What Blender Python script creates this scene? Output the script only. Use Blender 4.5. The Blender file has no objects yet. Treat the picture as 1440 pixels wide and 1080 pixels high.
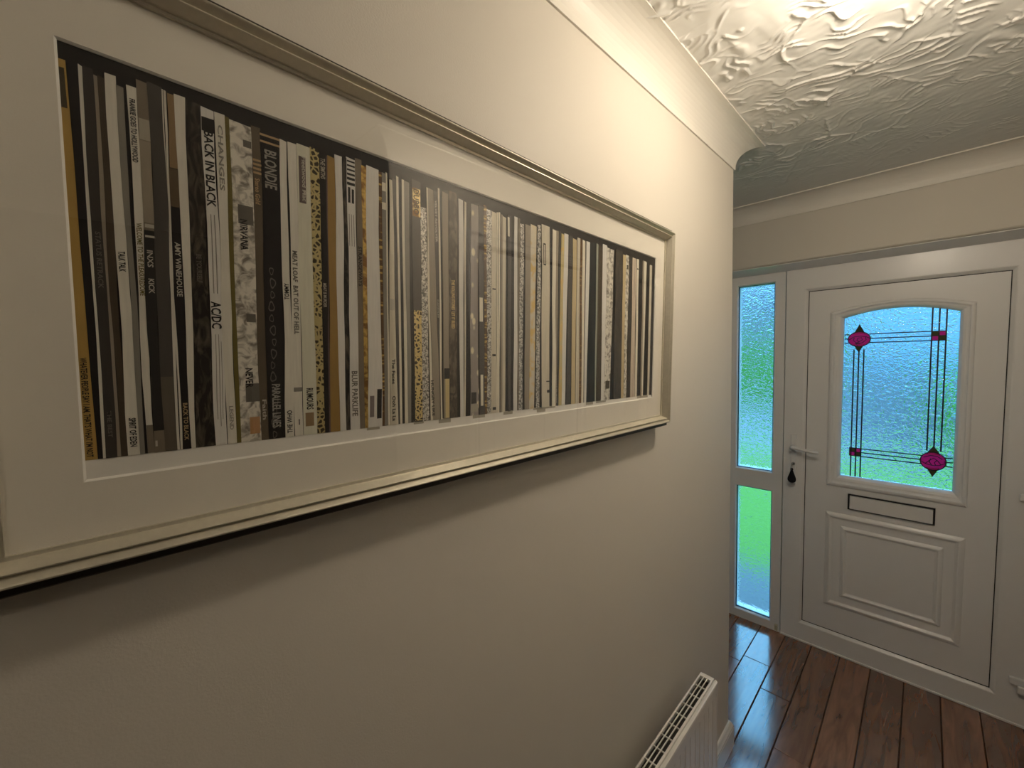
import bpy, bmesh, math, random
import numpy as np
from mathutils import Vector, Matrix, Euler, noise as mnoise

# ------------------------------------------------------------------ camera, sky, exposure
SC = bpy.context.scene
COL = SC.collection
R_ = random.Random(7)
cam_d = bpy.data.cameras.new('camera'); cam = bpy.data.objects.new('camera', cam_d); COL.objects.link(cam)
cam_d.sensor_fit = 'HORIZONTAL'; cam_d.sensor_width = 36.0; cam_d.lens = 579.17 * 36 / 1440
cam_d.clip_start = 0.02
CP = Vector((0.5386, -1.764, 1.6687)); YAW, PITCH, ROLL = -0.7877, -0.0695, -0.0273
fw = Vector((math.sin(YAW) * math.cos(PITCH), math.cos(YAW) * math.cos(PITCH), math.sin(PITCH)))
rt = Vector((math.cos(YAW), -math.sin(YAW), 0)); up = rt.cross(fw)
rt2 = rt * math.cos(ROLL) + up * math.sin(ROLL); up2 = up * math.cos(ROLL) - rt * math.sin(ROLL)
M3 = Matrix((rt2, up2, -fw)).transposed()
cam.matrix_world = Matrix.Translation(CP) @ M3.to_4x4()
SC.camera = cam

BULB_POWER = 75.0
ROOM_POWER = 22.0
SKY = 0.72
world = bpy.data.worlds.new('sky'); SC.world = world; world.use_nodes = True
wn = world.node_tree.nodes; wl = world.node_tree.links
bg = wn['Background']; tc = wn.new('ShaderNodeTexCoord'); sp = wn.new('ShaderNodeSeparateXYZ')
cr = wn.new('ShaderNodeValToRGB')
wl.new(tc.outputs['Generated'], sp.inputs[0]); wl.new(sp.outputs['Z'], cr.inputs[0])
cr.color_ramp.elements[0].position = 0.0; cr.color_ramp.elements[0].color = (.095, .43, .86, 1)
cr.color_ramp.elements[1].position = 1.0; cr.color_ramp.elements[1].color = (.80, 2.3, 3.9, 1)
for pos_, c_ in ((.10, (.105, .46, .90, 1)), (.55, (.62, 1.9, 3.2, 1))):
    el_ = cr.color_ramp.elements.new(pos_); el_.color = c_
wl.new(cr.outputs[0], bg.inputs[0]); bg.inputs[1].default_value = SKY * 1.0
SC.view_settings.view_transform = 'Standard'; SC.view_settings.look = 'None'
SC.view_settings.gamma = 1.0; SC.view_settings.use_curve_mapping = False
SC.view_settings.exposure = 1.0

# ------------------------------------------------------------------ materials
def nt(name):
    m = bpy.data.materials.new(name); m.use_nodes = True
    return m, m.node_tree.nodes, m.node_tree.links, m.node_tree.nodes['Principled BSDF']

def mat(name, col, rough=.5, spec=.5, metal=0., var=.06, scale=18., bump=0., bscale=200., stretch=(1, 1, 1)):
    m, n, l, b = nt(name)
    tc = n.new('ShaderNodeTexCoord'); mp = n.new('ShaderNodeMapping'); mp.inputs['Scale'].default_value = stretch
    l.new(tc.outputs['Object'], mp.inputs[0])
    no = n.new('ShaderNodeTexNoise'); no.inputs['Scale'].default_value = scale; no.inputs['Detail'].default_value = 4
    l.new(mp.outputs[0], no.inputs['Vector'])
    mx = n.new('ShaderNodeMix'); mx.data_type = 'RGBA'
    mx.inputs[6].default_value = tuple(c * (1 - var) for c in col) + (1,)
    mx.inputs[7].default_value = tuple(min(1, c * (1 + var)) for c in col) + (1,)
    l.new(no.outputs[0], mx.inputs[0]); l.new(mx.outputs[2], b.inputs['Base Color'])
    b.inputs['Roughness'].default_value = rough; b.inputs['Specular IOR Level'].default_value = spec
    b.inputs['Metallic'].default_value = metal
    if bump:
        n2 = n.new('ShaderNodeTexNoise'); n2.inputs['Scale'].default_value = bscale; n2.inputs['Detail'].default_value = 2
        l.new(mp.outputs[0], n2.inputs['Vector'])
        bp = n.new('ShaderNodeBump'); bp.inputs['Strength'].default_value = 1; bp.inputs['Distance'].default_value = bump
        l.new(n2.outputs[0], bp.inputs['Height']); l.new(bp.outputs[0], b.inputs['Normal'])
    return m

M = {}
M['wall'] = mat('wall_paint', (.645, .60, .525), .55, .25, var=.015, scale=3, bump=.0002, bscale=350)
M['ceiling'] = mat('ceiling_paint', (.78, .76, .72), .58, .35, var=.015, scale=4)
M['coving'] = mat('coving_paint', (.76, .72, .65), .42, .4, var=.01)
M['gloss'] = mat('white_gloss_paint', (.78, .76, .72), .25, .5, var=.01)
M['upvc'] = mat('white_plastic', (.80, .785, .77), .28, .5, var=.01)
M['rad'] = mat('white_enamel', (.8, .77, .72), .25, .5, var=.01)
M['gasket'] = mat('black_rubber', (.012, .012, .014), .5, .4, var=.1)
M['slot'] = mat('slot_shade', (.05, .045, .04), .7, .2, var=.1)
M['board'] = mat('mount_board', (.83, .78, .68), .8, .15, var=.012, scale=30, bump=.00008, bscale=900)
M['bevel'] = mat('mount_core', (.86, .83, .76), .75, .15, var=.01)
M['frame'] = mat('champagne_leaf', (.62, .575, .465), .42, .5, metal=.55, var=.10, scale=160, bump=.0001, bscale=700)
M['rim'] = mat('dark_frame_edge', (.03, .022, .015), .5, .4, var=.2)
M['print'] = mat('print_black', (.012, .009, .007), .6, .3, var=.3, scale=40)
M['bright_metal'] = mat('polished_steel', (.6, .58, .55), .25, .5, metal=1, var=.05)
M['fob'] = mat('black_leather', (.008, .008, .012), .5, .3, var=.2)
M['cap'] = mat('aged_plastic', (.55, .52, .40), .5, .4, var=.1)
M['lead'] = mat('lead_came', (.015, .018, .03), .45, .5, var=.2, scale=200)
M['subfloor'] = mat('dark_subfloor', (.02, .012, .008), .8, .1, var=.1)
M['carpet'] = mat('dark_carpet', (.10, .085, .07), .95, .05, var=.2, scale=80)
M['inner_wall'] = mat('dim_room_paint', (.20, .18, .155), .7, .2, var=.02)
M['paving'] = mat('paving_slab', (.17, .175, .18), .8, .2, var=.15, scale=12)
M['road'] = mat('tarmac', (.23, .23, .24), .85, .2, var=.1, scale=9)
M['lawn'] = mat('lawn_grass', (.17, .32, .058), .9, .1, var=.25, scale=5, bump=.02, bscale=60)
M['hedge'] = mat('hedge_leaf', (.12, .33, .05), .8, .2, var=.4, scale=9, bump=.03, bscale=14)
M['render'] = mat('pale_render', (.30, .30, .295), .85, .2, var=.05)
M['brick'] = mat('dark_grey_brick', (.26, .275, .30), .85, .2, var=.25, scale=7)
M['roof'] = mat('slate_roof', (.22, .22, .25), .7, .3, var=.15, scale=20)
M['pane_dark'] = mat('house_pane', (.05, .06, .07), .1, .6, var=.1)

def wood_mat():
    m, n, l, b = nt('red_brown_oak')
    tc = n.new('ShaderNodeTexCoord'); oi = n.new('ShaderNodeObjectInfo')
    mp = n.new('ShaderNodeMapping'); mp.inputs['Scale'].default_value = (9, 1.1, 9)
    ad = n.new('ShaderNodeVectorMath'); ad.operation = 'ADD'
    sc = n.new('ShaderNodeVectorMath'); sc.operation = 'SCALE'; sc.inputs[0].default_value = (7.3, 3.1, 5.7)
    l.new(oi.outputs['Random'], sc.inputs['Scale']); l.new(tc.outputs['Object'], ad.inputs[0]); l.new(sc.outputs[0], ad.inputs[1])
    l.new(ad.outputs[0], mp.inputs[0])
    n1 = n.new('ShaderNodeTexNoise'); n1.inputs['Scale'].default_value = 3; n1.inputs['Detail'].default_value = 8; n1.inputs['Distortion'].default_value = 1.4
    l.new(mp.outputs[0], n1.inputs['Vector'])
    r = n.new('ShaderNodeValToRGB')
    r.color_ramp.elements[0].position = .28; r.color_ramp.elements[0].color = (.125, .044, .019, 1)
    r.color_ramp.elements[1].position = .75; r.color_ramp.elements[1].color = (.30, .120, .050, 1)
    l.new(n1.outputs[0], r.inputs[0])
    hs = n.new('ShaderNodeHueSaturation'); ma = n.new('ShaderNodeMapRange')
    ma.inputs['To Min'].default_value = .75; ma.inputs['To Max'].default_value = 1.25
    l.new(oi.outputs['Random'], ma.inputs[0]); l.new(ma.outputs[0], hs.inputs['Value']); l.new(r.outputs[0], hs.inputs['Color'])
    l.new(hs.outputs[0], b.inputs['Base Color'])
    b.inputs['Roughness'].default_value = .22; b.inputs['Specular IOR Level'].default_value = .8
    b.inputs['Coat Weight'].default_value = 1.; b.inputs['Coat Roughness'].default_value = .13; b.inputs['Coat IOR'].default_value = 1.85
    n2 = n.new('ShaderNodeTexNoise'); n2.inputs['Scale'].default_value = 2.2; n2.inputs['Detail'].default_value = 5
    l.new(mp.outputs[0], n2.inputs['Vector'])
    bp = n.new('ShaderNodeBump'); bp.inputs['Strength'].default_value = .5; bp.inputs['Distance'].default_value = .0025
    l.new(n2.outputs[0], bp.inputs['Height']); l.new(bp.outputs[0], b.inputs['Normal'])
    return m
M['wood'] = wood_mat()

def ripple_glass(name, col=(1, 1, 1), rough=.05, dist=.0016, scale=58.):
    m = bpy.data.materials.new(name); m.use_nodes = True
    n = m.node_tree.nodes; l = m.node_tree.links; n.remove(n['Principled BSDF'])
    g = n.new('ShaderNodeBsdfGlass'); g.inputs['Color'].default_value = (*col, 1); g.inputs['Roughness'].default_value = rough
    g.inputs['IOR'].default_value = 1.48
    tc = n.new('ShaderNodeTexCoord'); mp = n.new('ShaderNodeMapping'); mp.inputs['Scale'].default_value = (1, 1, 1.25)
    l.new(tc.outputs['Object'], mp.inputs[0])
    no = n.new('ShaderNodeTexNoise'); no.inputs['Scale'].default_value = scale; no.inputs['Detail'].default_value = 1.0; no.inputs['Distortion'].default_value = .9
    l.new(mp.outputs[0], no.inputs['Vector'])
    bp = n.new('ShaderNodeBump'); bp.inputs['Strength'].default_value = 1; bp.inputs['Distance'].default_value = dist
    l.new(no.outputs[0], bp.inputs['Height']); l.new(bp.outputs[0], g.inputs['Normal'])
    l.new(g.outputs[0], n['Material Output'].inputs[0])
    return m
M['ripple'] = ripple_glass('obscured_ripple_glass', dist=.0034)
def stained(name, col, back):
    m = bpy.data.materials.new(name); m.use_nodes = True
    n = m.node_tree.nodes; l = m.node_tree.links; n.remove(n['Principled BSDF'])
    d = n.new('ShaderNodeBsdfDiffuse'); t = n.new('ShaderNodeBsdfTranslucent'); mx = n.new('ShaderNodeMixShader'); mx.inputs[0].default_value = .45
    no = n.new('ShaderNodeTexNoise'); no.inputs['Scale'].default_value = 160; cr = n.new('ShaderNodeValToRGB')
    cr.color_ramp.elements[0].position = .35; cr.color_ramp.elements[0].color = (*[c * .75 for c in col], 1); cr.color_ramp.elements[1].position = .65; cr.color_ramp.elements[1].color = (*[min(1, c * 1.15) for c in col], 1)
    l.new(no.outputs[0], cr.inputs[0]); l.new(cr.outputs[0], d.inputs[0]); t.inputs[0].default_value = (*back, 1)
    l.new(d.outputs[0], mx.inputs[1]); l.new(t.outputs[0], mx.inputs[2]); l.new(mx.outputs[0], n['Material Output'].inputs[0])
    return m
M['magenta'] = stained('magenta_stained_film', (1., .065, .38), (1., .12, .52))
M['leafglass'] = stained('dark_green_stained_film', (.13, .14, .08), (.16, .12, .05))

def picture_glass():
    m = bpy.data.materials.new('picture_glass'); m.use_nodes = True
    n = m.node_tree.nodes; l = m.node_tree.links; n.remove(n['Principled BSDF'])
    t = n.new('ShaderNodeBsdfTransparent'); g = n.new('ShaderNodeBsdfGlossy'); g.inputs['Roughness'].default_value = .0
    f = n.new('ShaderNodeFresnel'); ge = n.new('ShaderNodeNewGeometry'); mr = n.new('ShaderNodeMapRange')
    mr.inputs['To Min'].default_value = 1.5; mr.inputs['To Max'].default_value = 1 / 1.5
    l.new(ge.outputs['Backfacing'], mr.inputs[0]); l.new(mr.outputs[0], f.inputs['IOR'])
    mx = n.new('ShaderNodeMixShader'); l.new(f.outputs[0], mx.inputs[0]); l.new(t.outputs[0], mx.inputs[1]); l.new(g.outputs[0], mx.inputs[2])
    l.new(mx.outputs[0], n['Material Output'].inputs[0])
    return m
M['picglass'] = picture_glass()

def emit(name, col, s):
    m = bpy.data.materials.new(name); m.use_nodes = True
    n = m.node_tree.nodes; l = m.node_tree.links; n.remove(n['Principled BSDF'])
    e = n.new('ShaderNodeEmission'); e.inputs[0].default_value = (*col, 1); e.inputs[1].default_value = s
    l.new(e.outputs[0], n['Material Output'].inputs[0]); return m
M['bulb'] = emit('lit_globe', (1.0, .87, .69), BULB_POWER)
M['bulb2'] = emit('lit_globe_dim', (1.0, .87, .69), ROOM_POWER)

# ---- printed papers: colour of each strip comes from its object colour, the pattern from the kind of paper
def paper_mat(kind):
    m, n, l, b = nt('printed_paper_' + kind)
    oi = n.new('ShaderNodeObjectInfo'); tc = n.new('ShaderNodeTexCoord'); mp = n.new('ShaderNodeMapping')
    l.new(tc.outputs['Object'], mp.inputs[0])
    b.inputs['Roughness'].default_value = .55; b.inputs['Specular IOR Level'].default_value = .25
    def mixc(fac, a, bcol):
        mx = n.new('ShaderNodeMix'); mx.data_type = 'RGBA'; l.new(fac, mx.inputs[0])
        for i, c in ((6, a), (7, bcol)):
            if isinstance(c, tuple): mx.inputs[i].default_value = c
            else: l.new(c, mx.inputs[i])
        return mx.outputs[2]
    def mul(col, k):
        v = n.new('ShaderNodeVectorMath'); v.operation = 'SCALE'; l.new(col, v.inputs[0]); v.inputs['Scale'].default_value = k
        return v.outputs[0]
    def ramp(fac, a, c):
        r = n.new('ShaderNodeMapRange'); r.inputs['From Min'].default_value = a; r.inputs['From Max'].default_value = c; l.new(fac, r.inputs[0]); return r.outputs[0]
    def noisef(scale, det=3, dist=0.):
        no = n.new('ShaderNodeTexNoise'); no.inputs['Scale'].default_value = scale; no.inputs['Detail'].default_value = det
        no.inputs['Distortion'].default_value = dist; l.new(mp.outputs[0], no.inputs['Vector']); return no.outputs[0]
    c = oi.outputs['Color']
    if kind == 'paper':
        mp.inputs['Scale'].default_value = (1, 8, .6)
        out = mixc(noisef(60), mul(c, .86), mul(c, 1.1))
    elif kind == 'mottle_light':
        out = mixc(ramp(noisef(105, 6, .8), .36, .56), (.24, .21, .17, 1), c)
    elif kind == 'mottle_dark':
        mp.inputs['Scale'].default_value = (1, 2.2, .7)
        out = mixc(ramp(noisef(55, 6, 1.5), .45, .72), mul(c, .6), (.13, .105, .075, 1))
    elif kind in ('leopard', 'mottle_gold', 'gilded', 'beads', 'glitter', 'spots'):
        if kind == 'leopard':
            vo = n.new('ShaderNodeTexVoronoi'); vo.feature = 'DISTANCE_TO_EDGE'; vo.inputs['Scale'].default_value = 190
            l.new(mp.outputs[0], vo.inputs['Vector'])
            out = mixc(ramp(vo.outputs['Distance'], .12, .2), c, (.06, .045, .025, 1)); b.inputs['Metallic'].default_value = .35; b.inputs['Roughness'].default_value = .35
        elif kind == 'mottle_gold':
            out = mixc(ramp(noisef(90, 5, 1.), .42, .6), (.22, .11, .03, 1), c); b.inputs['Metallic'].default_value = .4; b.inputs['Roughness'].default_value = .4
        elif kind == 'gilded':
            out = mixc(ramp(noisef(45, 4, .5), .46, .6), c, (.70, .50, .18, 1))
        elif kind == 'beads':
            mp.inputs['Scale'].default_value = (1, .2, 1)
            vo = n.new('ShaderNodeTexVoronoi'); vo.inputs['Scale'].default_value = 260; l.new(mp.outputs[0], vo.inputs['Vector'])
            out = mixc(ramp(vo.outputs['Distance'], .15, .45), c, (.12, .06, .02, 1)); b.inputs['Roughness'].default_value = .4
        elif kind == 'glitter':
            out = mixc(ramp(noisef(330, 3, 1.), .42, .58), (.13, .12, .11, 1), c); b.inputs['Metallic'].default_value = .3; b.inputs['Roughness'].default_value = .3
        else:
            mp.inputs['Scale'].default_value = (1, 1, .6)
            vo = n.new('ShaderNodeTexVoronoi'); vo.inputs['Scale'].default_value = 70; l.new(mp.outputs[0], vo.inputs['Vector'])
            out = mixc(ramp(vo.outputs['Distance'], .2, .3), (.8, .72, .52, 1), c)
    elif kind == 'bark':
        mp.inputs['Scale'].default_value = (1, 2.0, 1)
        wv = n.new('ShaderNodeTexWave'); wv.inputs['Scale'].default_value = 60; wv.inputs['Distortion'].default_value = 9
        wv.inputs['Detail'].default_value = 3; l.new(mp.outputs[0], wv.inputs['Vector'])
        out = mixc(wv.outputs['Color'], mul(c, .55), mul(c, 1.5))
    l.new(out, b.inputs['Base Color'])
    return m
PAPER = {k: paper_mat(k) for k in ('paper', 'mottle_light', 'mottle_dark', 'leopard', 'mottle_gold', 'gilded', 'beads', 'glitter', 'spots', 'bark')}
PC = dict(
    white=(.76, .72, .62), whiteP=(.77, .74, .68), whiteG=(.72, .70, .56), cream=(.80, .74, .60), cream2=(.67, .61, .48), creamP=(.66, .55, .43),
    ochre=(.46, .30, .085), goldbr=(.34, .21, .06), gold=(.62, .42, .12), goldpale=(.60, .50, .24), goldcream=(.62, .50, .28), goldb=(.75, .58, .26),
    taupe=(.22, .18, .13), taupeM=(.14, .115, .085), taupeL=(.34, .29, .22), taupe2=(.2, .16, .12), brown=(.13, .10, .065), brownD=(.075, .055, .035),
    char=(.055, .047, .040), char2=(.085, .075, .065), black=(.016, .013, .012), blackC=(.022, .024, .026), inkb=(.030, .024, .018), grayM=(.27, .25, .21),
    grayW=(.33, .29, .26), grayG=(.35, .37, .30), olive=(.17, .135, .035), purple=(.13, .09, .09), bark=(.11, .085, .06), silver=(.72, .69, .62),
    ink=(.015, .013, .012), ink2=(.03, .027, .024), inkbr=(.07, .055, .03), pale=(.16, .14, .115), paper=(.52, .48, .40), goldt=(.48, .33, .17), goldt2=(.8, .58, .25),
    grayt=(.30, .28, .24), grayd=(.15, .135, .11), grayp=(.36, .34, .29), grayp2=(.42, .38, .30), parl=(.42, .40, .34), tan=(.30, .20, .10), tan2=(.13, .09, .05),
    peach=(.50, .28, .13), purpled=(.15, .11, .10), purpleg=(.24, .20, .19), yellow=(.66, .53, .26), leopard=(.72, .57, .24), inkolive=(.2, .17, .08))

# ------------------------------------------------------------------ helpers
def link(name, me, m=None, parent=None, loc=None):
    o = bpy.data.objects.new(name, me); COL.objects.link(o)
    if m is not None and me is not None: me.materials.append(m)
    if parent is not None: o.parent = parent
    if loc is not None: o.location = loc
    return o
def bm_obj(name, bm, m, parent=None, loc=None, smooth=False, recalc=True):
    if recalc: bmesh.ops.recalc_face_normals(bm, faces=bm.faces[:])
    me = bpy.data.meshes.new(name); bm.to_mesh(me); bm.free()
    if smooth:
        me.polygons.foreach_set('use_smooth', [True] * len(me.polygons))
    return link(name, me, m, parent, loc)
def tag(o, label=None, cat=None, kind=None, group=None):
    if label: o['label'] = label
    if cat: o['category'] = cat
    if kind: o['kind'] = kind
    if group: o['group'] = group
    return o
def empty(name, loc=(0, 0, 0)):
    o = bpy.data.objects.new(name, None); COL.objects.link(o); o.location = loc; o.empty_display_size = .05
    return o
def box(bm, x0, x1, y0, y1, z0, z1):
    v = [bm.verts.new(p) for p in ((x0, y0, z0), (x1, y0, z0), (x1, y1, z0), (x0, y1, z0), (x0, y0, z1), (x1, y0, z1), (x1, y1, z1), (x0, y1, z1))]
    for f in ((0, 3, 2, 1), (4, 5, 6, 7), (0, 1, 5, 4), (1, 2, 6, 5), (2, 3, 7, 6), (3, 0, 4, 7)): bm.faces.new([v[i] for i in f])
    return v
def bbox(bm, x0, x1, y0, y1, z0, z1, bev=.002, seg=2):
    vs = box(bm, x0, x1, y0, y1, z0, z1); s = set(vs)
    es = [e for e in bm.edges if e.verts[0] in s and e.verts[1] in s]
    bmesh.ops.bevel(bm, geom=es, offset=bev, segments=seg, affect='EDGES', profile=.5)
def boxo(name, m, d, parent=None, bev=.002, loc=None):
    bm = bmesh.new(); (bbox(bm, *d, bev) if bev else box(bm, *d)); return bm_obj(name, bm, m, parent, loc)
def loft(bm, loops, cap_first=False, cap_last=False, closed=True):
    """loops: lists of 3-D points with the same count"""
    rows = [[bm.verts.new(p) for p in lp] for lp in loops]; k = len(rows[0])
    for a, b in zip(rows, rows[1:]):
        for i in range(k if closed else k - 1):
            j = (i + 1) % k; bm.faces.new((a[i], a[j], b[j], b[i]))
    if cap_first: bm.faces.new(rows[0][::-1])
    if cap_last: bm.faces.new(rows[-1])
    return rows
def rect_loop(x0, x1, z0, z1, y, d=0.): return [(x0 + d, y, z0 + d), (x1 - d, y, z0 + d), (x1 - d, y, z1 - d), (x0 + d, y, z1 - d)]
def lathe(bm, prof, c, axis='z', seg=20):
    loops = []
    for r, h in prof:
        lp = []
        for i in range(seg):
            a = 2 * math.pi * i / seg; p = (r * math.cos(a), r * math.sin(a), h)
            if axis == 'y': p = (p[0], p[2], p[1])
            elif axis == 'x': p = (p[2], p[0], p[1])
            lp.append(Vector(p) + Vector(c))
        loops.append(lp)
    loft(bm, loops, True, True)
def tube(bm, pts, r, seg=10, caps=True):
    pts = [Vector(p) for p in pts]; loops = []; prev = None
    for i, p in enumerate(pts):
        t = (pts[min(i + 1, len(pts) - 1)] - pts[max(i - 1, 0)]).normalized()
        a = prev if prev is not None else (Vector((0, 0, 1)) if abs(t.z) < .9 else Vector((1, 0, 0)))
        a = (a - t * a.dot(t)).normalized(); prev = a; b = t.cross(a)
        rr = r[i] if isinstance(r, (list, tuple)) else r
        loops.append([p + a * rr * math.cos(2 * math.pi * k / seg) + b * rr * math.sin(2 * math.pi * k / seg) for k in range(seg)])
    loft(bm, loops, caps, caps)

# profile swept along a floor-plan path with mitred corners; prof = (offset from wall, z); side = which side the room lies on
def sweep(name, path, prof, m, normals, kind_label):
    bm = bmesh.new(); loops = []
    for i, (x, y) in enumerate(path):
        n0 = Vector(normals[max(i - 1, 0)]); n1 = Vector(normals[min(i, len(normals) - 1)])
        if (n0 - n1).length < 1e-6: d = n0
        else: d = (n0 + n1) / (1 + n0.dot(n1))
        loops.append([(x + d.x * o, y + d.y * o, z) for o, z in prof])
    loft(bm, loops, True, True)
    o = bm_obj(name, bm, m); tag(o, kind_label[0], kind_label[1], 'structure'); return o

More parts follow.
